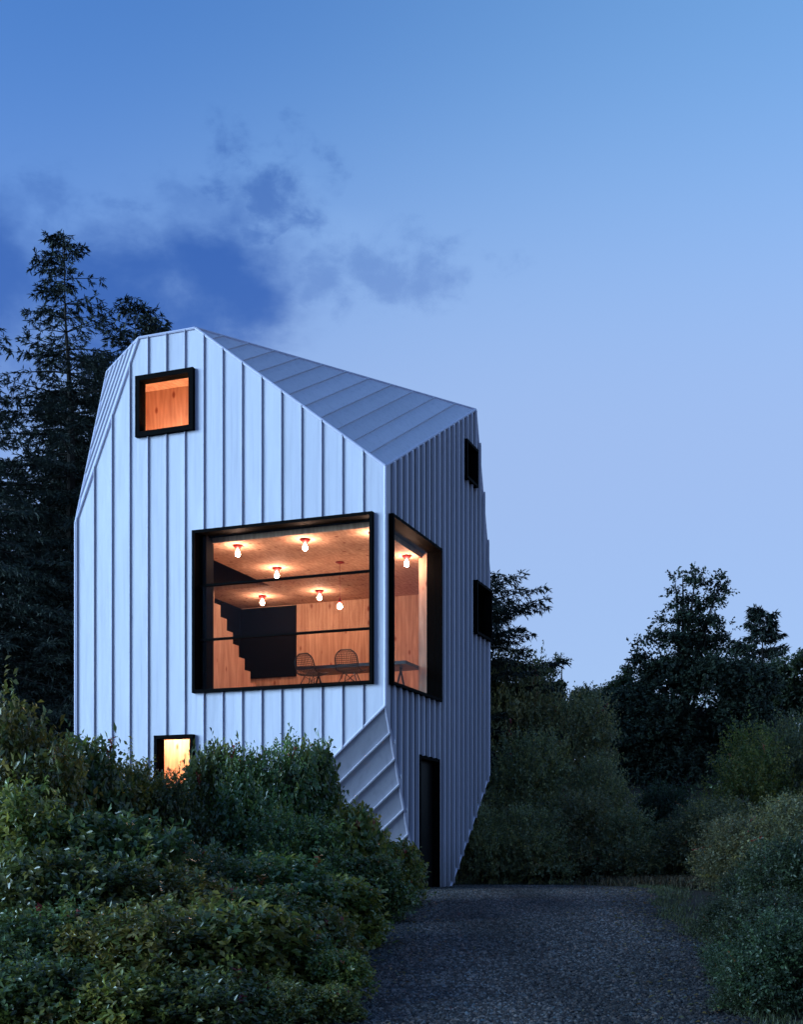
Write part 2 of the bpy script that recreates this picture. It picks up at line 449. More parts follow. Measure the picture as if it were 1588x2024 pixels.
class Face:
    def __init__(s, keys, seam=None, org=None):
        pts = [v[k] for k in keys]
        n = Vector()
        for i in range(len(pts)): n += pts[i].cross(pts[(i+1) % len(pts)])
        n.normalize()
        if n.dot(pts[0] - CEN) < 0: n = -n; pts = pts[::-1]
        s.n = n
        sv = Vector((0,0,1)) if seam is None else (v[seam[1]] - v[seam[0]])
        s.v = (sv - n * sv.dot(n)).normalized(); s.u = s.v.cross(n)
        s.o = P(0,0,0) + n * (pts[0] - P(0,0,0)).dot(n) if org is None else v[org]
        s.poly = [((p - s.o).dot(s.u), (p - s.o).dot(s.v)) for p in pts]
    def at(s, u, w, d=0): return s.o + s.u * u + s.v * w + s.n * d
    def slab(s, mb, poly, d0, d1):
        k = len(poly)
        sgn = sum(poly[i][0]*poly[(i+1)%k][1]-poly[(i+1)%k][0]*poly[i][1] for i in range(k))
        if sgn < 0: poly = poly[::-1]
        mb.add([s.at(a, b, d1) for a, b in poly] + [s.at(a, b, d0) for a, b in poly],
               [tuple(range(k)), tuple(range(2*k-1, k-1, -1))] + [(i, k+i, k+(i+1)%k, (i+1)%k) for i in range(k)])
    def block(s, mb, u0, u1, w0, w1, d0, d1):
        s.slab(mb, [(u0,w0),(u1,w0),(u1,w1),(u0,w1)], d0, d1)

def clad(face, name, seams, holes=(), rib=.046, ribw=.012, label=None, gap=0.0):
    mb = MB(); ps = [face.poly]
    for h in holes: ps = minus(ps, h)
    for p in ps: face.slab(mb, p, -.09, -.012 - (.05 if gap else 0))
    wall = mb.build(name, M['back'], house)
    if label: wall['label'] = label
    us = [p[0] for p in face.poly]; lo, hi = min(us), max(us)
    seams = [x for x in seams if lo + .02 < x < hi - .02]
    edges = [lo] + sorted(seams) + [hi]
    for a, b in zip(edges[:-1], edges[1:]):
        ps = [clip(clip(face.poly, -1, 0, -a - .004), 1, 0, b - .004 - (gap if b < hi else 0))]
        ps = [p for p in ps if p]
        for h in holes: ps = minus(ps, h)
        if not ps: continue
        dd = random.uniform(-.002, .002)
        for g in clusters(ps):
            mb = MB()
            for p in g: face.slab(mb, p, -.012, .004 + dd)
            mb.build('panel', M['clad'], wall)
    for x in seams:
        ps = [clip(clip(face.poly, -1, 0, -x + ribw/2), 1, 0, x + ribw/2)]
        ps = [p for p in ps if p]
        for h in holes: ps = minus(ps, h)
        if not ps: continue
        for g in clusters(ps):
            mb = MB()
            for p in g: face.slab(mb, p, .001, rib)
            mb.build('seam', M['clad'], wall)
    return wall

front = Face(['n','P1','P5','l','L','B','A','N'])
side = Face(['N','E','R','r','P3','P2','n'])
# openings in wall coordinates: front u=-t, side u=s; v=z from eye level
BIG = (-4.31, -.236, 3.34, 6.74); UPW = (-5.70, -4.29, 8.86, 10.16); LOW = (-5.23, -4.29, .85, 2.48)
SBIG = (.166, 3.2, 3.34, 6.74); SUP = (5.0, 5.9, 8.84, 9.76); SMID = (5.8, 7.1, 5.3, 6.6); DOOR = (1.95, 3.27, g0, 2.09)
def shrink(r, e=.02): return (r[0]+e, r[1]-e, r[2]+e, r[3]-e)
clad(front, 'front_wall', [-.464 - .451*i for i in range(16)], [shrink(r) for r in (BIG, UPW, LOW)])
clad(side, 'side_wall', [.358 + .347*i for i in range(20)], [shrink(r) for r in (SBIG, SUP, SMID)] + [(DOOR[0]+.02, DOOR[1]-.02, g0-1, DOOR[3]-.02)], rib=.075, ribw=.03, gap=.065)  # gaps bare the dark backing as shade stripes beside the ribs
roof = Face(['N','A','E'], ('N','E'), 'N')
sg = 1 if max(p[0] for p in roof.poly) > .1 else -1
clad(roof, 'roof', [sg*.434*i for i in range(1, 13)], rib=.03, ribw=.022)
lf = Face(['B','C','L'], ('L','B'), 'B')
sg = 1 if max(p[0] for p in lf.poly) > .1 else -1
clad(lf, 'roof', [sg*.30*i for i in range(1, 8)], rib=.04, ribw=.03)
uc = Face(['n','P1','P2'], ('n','P1'), 'n')
sg = 1 if max(p[0] for p in uc.poly) > .1 else -1
clad(uc, 'undercut', [sg*.455*i for i in range(1, 10)], rib=.05, ribw=.03)
clad(Face(['L','C','H','Mq','Q','P6','l']), 'side_wall', [.45*i for i in range(-17, 18)])
clad(Face(['R','Fq','G','Mq','Q','P4','r']), 'back_wall', [.45*i for i in range(-17, 18)])
clad(Face(['E','Fq','R']), 'roof', [.45*i for i in range(-30, 30)], rib=.04)
clad(Face(['G','H','Mq'], ('Mq','G'), 'Mq'), 'roof', [.45*i for i in range(-12, 12)], rib=.04)
clad(Face(['l','P6','P5']), 'undercut', [.45*i for i in range(-30, 30)], rib=.04)
clad(Face(['r','P3','P4']), 'undercut', [.45*i for i in range(-30, 30)], rib=.04)
mb = MB(); top = [v[k] for k in ('A','B','C','H','G','Fq','E')]
c = sum(top, Vector()) / len(top)
mb.add(top + [c], [(i, (i+1) % len(top), len(top)) for i in range(len(top))])
mb.build('roof', M['clad'], house)
EDG = ['NA','AB','B L','NE','Nn','B C','C L','L l','E R','R r','n P1','n P2','r P3','A E','C H','H G','E Fq','Fq R','G Mq','H Mq','Fq G']
for e in EDG:
    a, b = e.split() if ' ' in e else (e[0], e[1:])
    p, q = v[a], v[b]
    d = (p - CEN); off = Vector((d.x, d.y, 0)).normalized() * .004
    MB().tube([p + off, q + off], .034, 8).build('edge_trim', M['trim'], house)
# base plinth line where the side wall meets the drive
mb = MB(); side.block(mb, 1.98, 3.98, g0 - .1, g0 + .05, -.2, -.01); mb.build('plinth', M['blackwall'], house)

# windows ------------------------------------------------------------
def window(face, rect, d_in=.42, fw=.065, out=.11, near=None, mull=(), lab=None, pane_d=-.06, eps=0, fl=None, far=None):
    u0, u1, w0, w1 = rect
    mb = MB()
    dl = near[1] if near and near[0] == 'l' else d_in
    dr = near[1] if near and near[0] == 'r' else (far or d_in)
    face.block(mb, u0, u0+fw, w0, w1, -dl, out)
    if fl: face.block(mb, u0+fw, u0+fl, w0+fw, w1-fw, -dl, -.12)
    face.block(mb, u1-fw, u1, w0, w1, -dr, out)
    face.block(mb, u0+fw, u1-fw, w0+eps, w0+fw, -d_in, out-.002)
    face.block(mb, u0+fw, u1-fw, w1-fw, w1-eps, -d_in, out-.002)
    wn = mb.build('window', M['black'], house)
    if lab: wn['label'] = lab
    zs = [w0+fw] + list(mull) + [w1-fw]
    for a, b in zip(zs[:-1], zs[1:]):
        mb = MB(); face.block(mb, u0+fw, u1-fw, a, b, pane_d-.006, pane_d); mb.build('pane', M['glass'], wn)
    for z in mull:
        mb = MB(); face.block(mb, u0+fw, u1-fw, z-.022, z+.022, pane_d-.04, pane_d+.035); mb.build('mullion', M['black'], wn)
    return wn
window(front, BIG, near=('r', .13), fl=.22, mull=(5.60, 4.46), lab='large square window with two thin horizontal bars')
window(side, SBIG, near=('l', .11), far=.24, lab='tall side window beside the corner post', eps=.003)
window(front, UPW, d_in=.15, fw=.105, out=.10, lab='small lit window near the roof')
window(front, LOW, d_in=.2, fw=.07, lab='small lit ground floor window')
window(side, SUP, d_in=.3, out=.12, lab='dark unlit window high on the side wall')
window(side, SMID, d_in=.3, out=.12, lab='dark unlit window at the back of the side wall')
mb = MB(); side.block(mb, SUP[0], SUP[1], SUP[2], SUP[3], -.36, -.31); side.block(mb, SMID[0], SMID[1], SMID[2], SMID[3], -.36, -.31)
mb.build('unlit_room_sheet', M['blackwall'], house)  # black sheets stand in for the unlit dark behind both side windows
# door
mb = MB()
side.block(mb, DOOR[0]-.0, DOOR[0]+.07, g0, DOOR[3], -.22, .03); side.block(mb, DOOR[1]-.07, DOOR[1], g0, DOOR[3], -.22, .03)
side.block(mb, DOOR[0]+.07, DOOR[1]-.07, DOOR[3]-.08, DOOR[3], -.22, .028)
mb.build('door_frame', M['black'], house)
mb = MB(); side.block(mb, DOOR[0]+.07, DOOR[1]-.07, g0+.01, DOOR[3]-.08, -.18, -.13)
door = mb.build('door', M['door'], house)
mb = MB(); side.block(mb, DOOR[0]+.16, DOOR[0]+.19, .02, .30, -.13, -.07); side.block(mb, DOOR[0]+.15, DOOR[0]+.20, .34, .40, -.13, -.11)
mb.build('handle', M['steel'], door)

# interior: middle room ----------------------------------------------
def room_box(mb, t0, t1, s0, s1, z0, z1):
    mb.box(-t1, -t0, s0, s1, z0 + ZB, z1 + ZB); return mb
FL, CE = 3.40, 6.56
IN, TB, SB = .43, 6.80, 6.72
room_box(MB(), .20, TB+.04, .20, SB+.04, FL-.14, FL).build('floor', M['ply'], house)
mb = MB()
room_box(mb, IN, 4.80, IN, SB, CE, CE+.10); room_box(mb, 4.80, TB, 4.48, SB, CE, CE+.10); room_box(mb, 4.80, TB, IN, .95, CE, CE+.10)
mb.build('ceiling', M['ply'], house)
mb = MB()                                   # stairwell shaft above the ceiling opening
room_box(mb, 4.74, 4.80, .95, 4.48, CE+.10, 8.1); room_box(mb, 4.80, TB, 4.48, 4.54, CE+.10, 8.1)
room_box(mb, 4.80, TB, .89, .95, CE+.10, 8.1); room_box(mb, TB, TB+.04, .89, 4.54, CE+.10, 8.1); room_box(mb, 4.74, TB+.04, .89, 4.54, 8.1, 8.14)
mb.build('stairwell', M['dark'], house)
mb = MB()                                   # lining of the front and side walls round the windows
room_box(mb, 4.31, TB, IN-.04, IN, FL, CE); room_box(mb, IN, 4.31, IN-.04, IN-.004, 6.735, 6.80); room_box(mb, .36, 4.31, IN-.06, IN-.001, CE, 6.735)
room_box(mb, IN-.04, IN, 3.2, SB, FL, CE); room_box(mb, IN-.06, IN-.001, .37, 3.2, CE, 6.73)
mb.build('wall_lining', M['ply'], house)
room_box(MB(), .245, IN, 3.14, 3.198, FL+.012, 6.67).build('window_reveal', M['ply'], house)
room_box(MB(), .035, .20, .035, .13, 3.3, 6.8).build('corner_post', M['black'], house)
room_box(MB(), IN-.04, 5.16, SB, SB+.05, FL, CE).build('room_back_wall', M['ply'], house)
mb = MB(); room_box(mb, 5.16, TB, SB+.003, SB+.05, FL, CE); mb.build('room_back_wall', M['ply'], house)
room_box(MB(), 5.16, TB, SB-.05, SB-.002, 4.66, CE-.03).build('wall_panel', M['blackwall'], house)
room_box(MB(), TB, TB+.05, IN, SB+.05, FL, CE+.1).build('room_side_wall', M['blackwall'], house)
# stair against the black wall
stair = empty('stair', (0, 0, 0)); stair.parent = house
s_edges = [3.915 - .29*i for i in range(11)]; z_tops = [4.075 + .262*i for i in range(11)]
low = [3.55, 3.81]
room_box(MB(), 4.90, 5.80, 3.915, 4.20, FL, 3.81).build('step', M['ply'], stair)
for i in range(9):
    room_box(MB(), 4.90, 5.80, s_edges[i] - .29, s_edges[i], FL, z_tops[i]).build('step', M['ply'], stair)
# upper and ground floor rooms behind the two small windows
def small_room(t0, t1, s0, s1, z0, z1, rect):
    e = .04
    mb = MB()
    room_box(mb, t0, t1, s0, s1, z0-e, z0); room_box(mb, t0, t1, s0, s1, z1, z1+e)
    room_box(mb, t0-e, t0, s0, s1, z0, z1); room_box(mb, t1, t1+e, s0, s1, z0, z1); room_box(mb, t0, t1, s1, s1+e, z0, z1)
    a, b, c, d = -rect[1], -rect[0], rect[2], rect[3]
    room_box(mb, t0, a+.02, s0-e, s0, z0, z1); room_box(mb, b-.02, t1, s0-e, s0, z0, z1)
    room_box(mb, a+.02, b-.02, s0-e, s0, z0, c+.02); room_box(mb, a+.02, b-.02, s0-e, s0, d-.02, z1)
    mb.build('room_lining', M['ply'], house)
small_room(3.45, 6.2, .19, .95, 8.2, 10.24, UPW)
small_room(3.9, 6.4, .24, 2.0, .3, 2.95, LOW)

# ------------------------------------------------------------------ lamps
def ceiling_lamp(t, s, z, label, group, bm='bulb'):
    r = empty('ceiling_lamp', W(t, s, z), ROT); tag(r, label, 'lamp', group)
    MB().lathe([(0, 0), (.11, 0), (.11, -.02), (.07, -.05), (.04, -.10), (0, -.10)]).build('base', M['red'], r, True)
    MB().lathe([(.02, -.098), (.026, -.12), (.046, -.155), (.052, -.19), (.042, -.222), (.02, -.24), (0, -.242)]).build('bulb', M[bm], r, True)
    return r
LG = 'bare bulbs on red ceiling bases'
ceiling_lamp(3.66, .70, CE, 'bare bulb on red base at the big window, near the stairwell opening', LG)
ceiling_lamp(2.10, .75, CE, 'bare bulb on red base above the middle of the big window', LG)
ceiling_lamp(.56, .76, CE, 'bare bulb half hidden by the corner side of the big window frame', LG)
ceiling_lamp(3.80, 2.84, CE, 'bare bulb on red base beside the corner of the stairwell opening', LG)
ceiling_lamp(.60, 2.82, CE, 'bare bulb on red base seen through the tall side window', LG)
ceiling_lamp(5.52, 5.46, CE, 'bare bulb on red base in front of the black wall', LG)
ceiling_lamp(3.89, 5.40, CE, 'bare bulb on red base near the plywood back wall', LG)
fl = ceiling_lamp(4.95, .55, 8.2, 'bare bulb standing on the floor behind the top window', None, 'bulb2')
fl.rotation_euler = (math.pi, 0, ROT); fl.name = 'floor_lamp'
ceiling_lamp(5.9, 1.4, 2.95, 'bare bulb lighting the room behind the ground floor window', None, 'bulb2')
pl = empty('pendant_lamp', W(2.22, 2.84, CE), ROT); tag(pl, 'pendant bulb hanging on a thin red cord over the table', 'lamp')
MB().lathe([(0, 0), (.10, 0), (.10, -.02), (.02, -.045), (0, -.045)]).build('canopy', M['red'], pl, True)
MB().tube([(0,0,-.04), (0,0,-.82)], .006, 6).build('cord', M['red'], pl)
MB().lathe([(0, -.80), (.014, -.81), (.03, -.86), (.034, -.93), (0, -.93)]).build('socket', M['red'], pl, True)
MB().lathe([(.02, -.928), (.03, -.945), (.054, -.98), (.058, -1.01), (.045, -1.045), (0, -1.065)]).build('bulb', M['bulb'], pl, True)

# ------------------------------------------------------------------ table and chairs
tb = empty('dining_table', W(1.75, 2.85, FL), ROT); tag(tb, 'long black dining table behind the wire chairs', 'table')
MB().box(-1.32, 1.30, -.5, .5, .70, .77).build('tabletop', M['tabletop'], tb)
for x in (-1.0, 1.0):
    for y in (-1, 1):
        MB().tube([(x, y*.40, 0), (x, -y*.05, .72)], .022, 6).build('leg', M['wire'], tb)

def arc_pts(fn, n): return [fn(i / n) for i in range(n + 1)]
def wire_chair(loc, rz, label):
    r = empty('wire_chair', loc, rz); r.scale = (1.16, 1.0, 1.0); tag(r, label, 'chair', 'wire chairs at the table')
    # local: sitter faces +y, back at -y
    def shell(u, q):   # u -1..1 across, q 0..1 from seat front up to the top of the back
        wd = .235 * (1 - .12 * q) * (1 if q < .8 else math.sqrt(max(0, 1 - ((q - .8) / .2) ** 2 * .8)))
        if q < .5: y = .23 - .40 * (q / .5); z = .44 - .03 * math.sin(math.pi * q / .5)
        else:
            k = (q - .5) / .5; y = -.17 - .10 * math.sin(k * 1.4) - .03 * k; z = .44 + .41 * (k ** 1.25)
        return (u * wd, y - .05 * u * u * 0, z + .05 * u * u * (1 - q))
    rim = [shell(-1, 0)] + arc_pts(lambda a: shell(-1, a), 18) + arc_pts(lambda a: shell(-1 + 2*a, 1), 8) + arc_pts(lambda a: shell(1, 1 - a), 18) + arc_pts(lambda a: shell(1 - 2*a, 0), 8)
    MB().tube(rim, .014, 5).build('rim', M['wire'], r)
    b = MB(); s = MB()
    for i in range(1, 12):
        u = -1 + 2*i/12
        b.tube(arc_pts(lambda a: shell(u, .5 + .5*a), 10), .005, 4); s.tube(arc_pts(lambda a: shell(u, .5*a), 7), .005, 4)
    for i in range(11):
        q = .5 + .5*i/11
        b.tube(arc_pts(lambda a: shell(-1 + 2*a, q), 6), .005, 4); s.tube(arc_pts(lambda a: shell(-1 + 2*a, q - .5 + .02), 6), .0035, 4)
    b.build('backrest', M['wire'], r); s.build('seat', M['wire'], r)
    for x in (-1, 1):
        for y in (-1, 1):
            MB().tube([(x*.10, y*.09, .41), (x*.23, y*.22, 0)], .009, 5).build('leg', M['wire'], r)
    MB().tube([(-.20,-.19,.1), (.10,.09,.40)], .006, 5).tube([(.20,-.19,.1), (-.10,.09,.40)], .006, 5).tube([(-.2,.19,.1), (.1,-.09,.4)], .006, 5).tube([(.2,.19,.1), (-.1,-.09,.4)], .006, 5).build('brace', M['wire'], r)
    return r
wire_chair(W(1.33, 1.35, FL), ROT + .08, 'black wire chair drawn up at the table middle, against the plywood wall')
wire_chair(W(2.30, 1.50, FL), ROT - .2, 'black wire chair partly in front of the black wall panel')

# ------------------------------------------------------------------ foliage
def unit(a): return a / np.maximum(np.linalg.norm(a, axis=-1, keepdims=True), 1e-9)
def leaves(base, axis, normal, ln, wd, col, fold=.35):
    n = len(base)
    b = unit(np.cross(axis, normal)); nn = unit(np.cross(b, axis))
    ln = ln[:, None]; wd = wd[:, None]
    v0 = base; v2 = base + axis * ln - nn * ln * .12
    m = base + axis * ln * .5 + nn * wd * fold
    V = np.stack([v0, m + b * wd, v2, m - b * wd], 1).reshape(-1, 3)
    k = np.arange(n)[:, None] * 4
    Fc = np.concatenate([k + np.array([[0, 1, 2]]), k + np.array([[0, 2, 3]])], 0)
    return V, Fc, np.repeat(col, 4, 0)
def rand_unit(n): return unit(rng.normal(size=(n, 3)))
PAL = dict(
    shrub=np.array([(.055,.088,.036),(.075,.105,.036),(.045,.075,.04),(.095,.105,.036),(.06,.09,.055)]),
    olive=np.array([(.105,.120,.036),(.08,.105,.036),(.125,.12,.042),(.06,.09,.036),(.15,.14,.04)]),
    dark=np.array([(.028,.045,.028),(.022,.038,.026),(.035,.055,.03),(.03,.045,.036)]),
    grey=np.array([(.085,.095,.065),(.068,.080,.062),(.10,.105,.065),(.06,.072,.054),(.12,.112,.058)]),
    pale=np.array([(.13,.155,.10),(.11,.135,.095),(.16,.17,.09),(.10,.12,.085),(.18,.17,.08)]),  # leaf tones brightened to offset the house shadow on these shrubs
    conifer=np.array([(.020,.030,.024),(.026,.038,.027),(.018,.027,.023),(.03,.042,.028)]),
)
ACC = np.array([(.22,.045,.03),(.18,.16,.03),(.16,.12,.04)])
def palette(n, key, accent=.006):
    p = PAL[key]; c = p[rng.integers(len(p), size=n)] * (.6 + .8 * rng.random((n, 1))) * np.array([1.2, 1.15, .86])
    k = rng.random(n) < accent
    c[k] = ACC[rng.integers(3, size=k.sum())]
    return c
def lobe_foliage(lobes, n_twigs, per, leaf, key, accent=.006, twig=.30, up=.35, squash=.85, inner=.35):
    """lobes: (m,4) centre+radius. twigs start on/inside the lobes and carry alternate leaves"""
    L = np.asarray(lobes, float); p = L[:, 3] ** 2; p = p / p.sum()
    k = rng.choice(len(L), n_twigs, p=p)
    d = rand_unit(n_twigs); d[:, 2] = np.where(d[:, 2] < -.45, -d[:, 2], d[:, 2])
    rr = 1 - inner * rng.random(n_twigs) ** 1.5 + .10 * rng.normal(size=n_twigs)
    rr = np.where(rng.random(n_twigs) < .10, rr + .10 + .25 * rng.random(n_twigs), rr)
    o = L[k, :3] + d * (L[k, 3] * rr)[:, None] * np.array([1, 1, squash])
    td = unit(d + .55 * rng.normal(size=(n_twigs, 3)) + np.array([0, 0, up]))
    tl = twig * (.5 + .8 * rng.random(n_twigs))
    tcol = palette(n_twigs, key, accent)
    f = (np.arange(per) + rng.random((n_twigs, per)) * .8) / per
    base = o[:, None] + td[:, None] * (f * tl[:, None])[..., None]
    rv = rand_unit(n_twigs * per).reshape(n_twigs, per, 3)
    ax = unit(td[:, None] * .7 + unit(np.cross(rv, td[:, None])) * .9 + np.array([0, 0, -.1]))
    nm = unit(rng.normal(size=(n_twigs, per, 3)) * .55 + np.array([0, 0, .6]) + d[:, None] * .5)
    n = n_twigs * per
    ln = leaf * (.6 + .7 * rng.random(n)); wd = ln * (.22 + .10 * rng.random(n))
    col = np.repeat(tcol, per, 0) * (.8 + .4 * rng.random((n, 1)))
    return leaves(base.reshape(-1, 3), ax.reshape(-1, 3), nm.reshape(-1, 3), ln, wd, col)
def join(*parts):
    V = []; Fc = []; C = []; o = 0
    for a, b, c in parts:
        V.append(a); Fc.append(b + o); C.append(c); o += len(a)
    return np.concatenate(V), np.concatenate(Fc), np.concatenate(C)

def dome_lobes(r, h, m, lr=(.20, .46)):
    out = []
    for i in range(m):
        a = random.random() * 6.283; q = math.sqrt(random.random()); z = random.random()
        rad = r * random.uniform(*lr)
        env = math.sqrt(max(.05, 1 - (z * .93) ** 2.2))
        rho = (r - rad * .7) * env * (q ** .6)
        out.append((rho * math.cos(a), rho * math.sin(a), max(rad * .5, z * (h - rad * .8) * random.uniform(.85, 1.12)), rad))
    return out
def stems(lobes, r0=.03):
    mb = MB()
    for x, y, z, rad in lobes[:12]:
        b = (random.uniform(-.12, .12), random.uniform(-.12, .12), -.1)
        mid = (x * .35 + random.uniform(-.08, .08), y * .35 + random.uniform(-.08, .08), z * .5)
        mb.tube([b, mid, (x, y, z + rad * .4)], [r0, r0 * .7, r0 * .25], 5)
    for x, y, z, rad in lobes:
        for k in range(2):
            d = Vector((random.gauss(0, 1), random.gauss(0, 1), random.uniform(-.1, 1.4))).normalized()
            e = Vector((x, y, z)) + d * rad * random.uniform(1.05, 1.4)
            mb.tube([(x, y, z), tuple(Vector((x, y, z)) + d * rad * .7 + Vector((random.gauss(0, .03), random.gauss(0, .03), 0))), tuple(e)], [.007, .005, .002], 3, cap=False)
    return mb
class Bush:
    """one bush kind: foliage mesh + stem mesh of natural size, shared by its copies"""
    def __init__(s, r, h, m, twigs, per, leaf, key, material, accent=.006, twig=.3, **kw):
        s.r, s.h = r, h
        lb = dome_lobes(r, h, m)
        V, Fc, Cc = lobe_foliage(lb, twigs, per, leaf, key, accent, twig, **kw)
        V[:, 2] = np.maximum(V[:, 2], 0.0)
        s.fol = mesh_np('foliage', V, Fc, Cc); s.fol.materials.append(material)
        mb = stems(lb); s.stm = bpy.data.meshes.new('stem'); s.stm.from_pydata(mb.v, [], mb.f); s.stm.materials.append(M['bark'])
    def put(s, x, ytop, Y, hw, name, label, cat='shrub', group=None, rz=None):
        X = (x - PX) / F * Y; g = gz(X, Y)
        top = (PY - ytop) / F * Y + EYE
        h = max(.35, top - g); r = hw / F * Y
        o = empty(name, (X, Y, g - .03), random.random() * 6.283 if rz is None else rz)
        sx = r / s.r; sz = h / (s.h * 1.09)
        if sz < .8 * sx: o.location.z -= s.h * 1.09 * (.8 * sx - sz); sz = .8 * sx      # low shrubs sit down into the slope
        o.scale = (sx, sx, sz)
        link('foliage', s.fol, None, o); link('stem', s.stm, None, o)
        return tag(o, label, cat, group)

BR = [Bush(1.15, 1.9, 26, 3000, 8, .112, 'shrub', M['leaf'], .010),
      Bush(1.25, 2.1, 30, 3300, 8, .098, 'olive', M['leaf'], .020),
      Bush(1.15, 2.0, 26, 3600, 9, .076, 'shrub', M['leaf'], .004),
      Bush(1.0, 1.4, 22, 2600, 8, .120, 'olive', M['leaf'], .008)]
GR = [Bush(1.6, 2.6, 34, 3800, 9, .080, 'grey', M['dull'], .012, twig=.45),
      Bush(1.6, 3.4, 36, 4000, 9, .078, 'olive', M['dull'], .010, twig=.5, up=.7),
      Bush(1.4, 1.8, 26, 3400, 9, .075, 'grey', M['dull'], .012, twig=.4),
      Bush(1.5, 2.2, 30, 3400, 9, .080, 'dark', M['dull'], .004, twig=.4),  # dark leaves carry the near bank's low light in their colour
      Bush(1.6, 3.0, 34, 3400, 9, .085, 'pale', M['dull'], .010, twig=.5, up=.6),
      Bush(1.4, 1.8, 28, 3200, 9, .080, 'pale', M['dull'], .012, twig=.4)]

LT = 'shrubs of the thicket in front of the house'
for a in [
    (1, 35, 1392, 17.2, 150, 'tallest olive shrub of the thicket, below the big spruce'),
    (0, 150, 1462, 18.6, 120, 'green shrub covering the foot of the front wall corner'),
    (1, 245, 1512, 19.4, 110, 'olive shrub just below the pale front wall, beside the ground floor window'),
    (2, 345, 1500, 19.6, 90, 'dark shrub under the lit ground floor window'),
    (0, 425, 1475, 20.4, 75, 'small shrub crossing the edge of the ground floor window frame'),
    (2, 525, 1430, 20.2, 120, 'rounded dark shrub standing up against the pale front wall'),
    (0, 612, 1475, 21.0, 80, 'shrub at the upper end of the sloping undercut corner'),
    (2, 590, 1580, 18.8, 115, 'dark shrub in the shaded hollow below the rounded shrub'),
    (3, 690, 1600, 20.8, 90, 'green shrub covering the lower part of the undercut corner'),
    (3, 775, 1665, 21.6, 72, 'low bright green shrub beside the black door'),
    (0, 735, 1690, 19.2, 80, 'low leafy shrub at the drive edge in front of the door shrub'),
    (1, 40, 1560, 14.4, 180, 'broad olive shrub below the tallest shrub'),
    (0, 220, 1610, 14.6, 180, 'wide green shrub in the middle of the thicket slope'),
    (2, 395, 1650, 15.2, 150, 'dark leafy shrub below the shaded hollow'),
    (0, 540, 1690, 15.6, 150, 'glossy green shrub on the thicket slope above the drive'),
    (3, 650, 1735, 16.6, 110, 'glossy low shrub spilling onto the gravel edge'),
    (0, 120, 1680, 13.3, 170, 'green shrub wedged between the broad olive shrub and the lowest row'),
    (1, 335, 1712, 13.5, 165, 'olive shrub wedged between the dark leafy shrub and the lowest row'),
    (0, 505, 1750, 13.9, 130, 'glossy shrub wedged behind the lowest row, towards the drive'),
    (3, 630, 1795, 14.3, 85, 'yellowish low shrub on the gravel edge between two glossy shrubs'),
    (2, 60, 1760, 12.1, 190, 'dark shrub in the lowest thicket row, farthest from the drive'),
    (1, 280, 1790, 12.0, 190, 'olive shrub in the lowest thicket row, middle one'),
    (3, 455, 1790, 12.4, 170, 'leafy green shrub in the lowest thicket row, next to the drive shrub'),
    (0, 70, 1895, 11.1, 170, 'broad low shrub at the very foot of the thicket, under the dark shrub'),
    (3, 235, 1925, 11.0, 150, 'yellowish low shrub at the very foot of the thicket'),
    (0, 395, 1915, 11.1, 150, 'low green shrub at the very foot of the thicket, below the leafy one'),
    (1, 540, 1935, 11.3, 120, 'low olive shrub at the very foot of the thicket, beside the gravel'),
    (3, 655, 1975, 11.4, 60, 'smallest shrub at the foot of the thicket, out on the gravel'),
    (3, 668, 1880, 12.3, 70, 'small bright shrub at the tip of the thicket, overhanging the gravel'),
    (0, 585, 1840, 12.8, 110, 'leafy shrub at the lowest corner of the thicket, on the gravel'),
]:
    k, x, yt, Y, hw, lab = a
    BR[k].put(x, yt, Y, hw, 'leafy_shrub', lab, group=LT)
RT = 'shrubs beyond the gravel drive'
for a in [
    (5, 960, 1600, 30.0, 70, 'low shrub against the foot of the side wall'),
    (5, 1050, 1600, 30.3, 95, 'low green shrub at the far gravel edge, near the house'),
    (5, 1150, 1570, 31.2, 110, 'greyish shrub at the far gravel edge, middle of the row'),
    (5, 1245, 1610, 30.4, 95, 'low shrub at the far gravel edge, beside the dry grass'),
    (4, 1040, 1450, 33.5, 105, 'dark shrub behind the low row, close to the side wall'),
    (4, 1035, 1310, 37.0, 110, 'tall olive shrub under the spreading conifer branch'),
    (4, 1125, 1375, 36.0, 110, 'tall greyish shrub between the house and the black tree'),
    (4, 1195, 1500, 33.0, 75, 'upright olive shrub in front of the black tree'),
    (3, 1320, 1550, 34.0, 80, 'dark shrub below the black tree'),
    (0, 1400, 1565, 29.5, 100, 'grey leafed shrub above the dry grass'),
    (1, 1490, 1430, 31.0, 110, 'tall olive shrub beside the black tree, right of its trunk'),
    (0, 1580, 1395, 32.0, 100, 'tallest grey shrub on the bank opposite the house'),
    (0, 1480, 1600, 25.5, 110, 'broad grey shrub on the bank above the gravel'),
    (0, 1585, 1560, 24.5, 130, 'large grey shrub on the bank opposite the thicket'),
    (3, 1425, 1775, 17.6, 55, 'small shade-dark shrub on the gravel edge below the grey bank shrub'),
    (3, 1490, 1895, 12.0, 85, 'low shade-dark shrub at the corner where the near bank meets the gravel'),
    (3, 1450, 1860, 13.9, 75, 'low shade-dark shrub creeping onto the gravel from the near bank'),
    (3, 1480, 1715, 21.0, 75, 'small dark shrub at the edge of the gravel opposite the door'),
    (3, 1570, 1650, 17.5, 130, 'dark shrub on the near bank opposite the thicket'),
    (3, 1510, 1760, 14.6, 105, 'shade-dark shrub low on the near bank'),
    (3, 1570, 1790, 12.0, 150, 'shade-dark shrub at the near end of the bank'),
]:
    k, x, yt, Y, hw, lab = a
    GR[k].put(x, yt, Y, hw, 'bank_shrub', lab, group=RT)

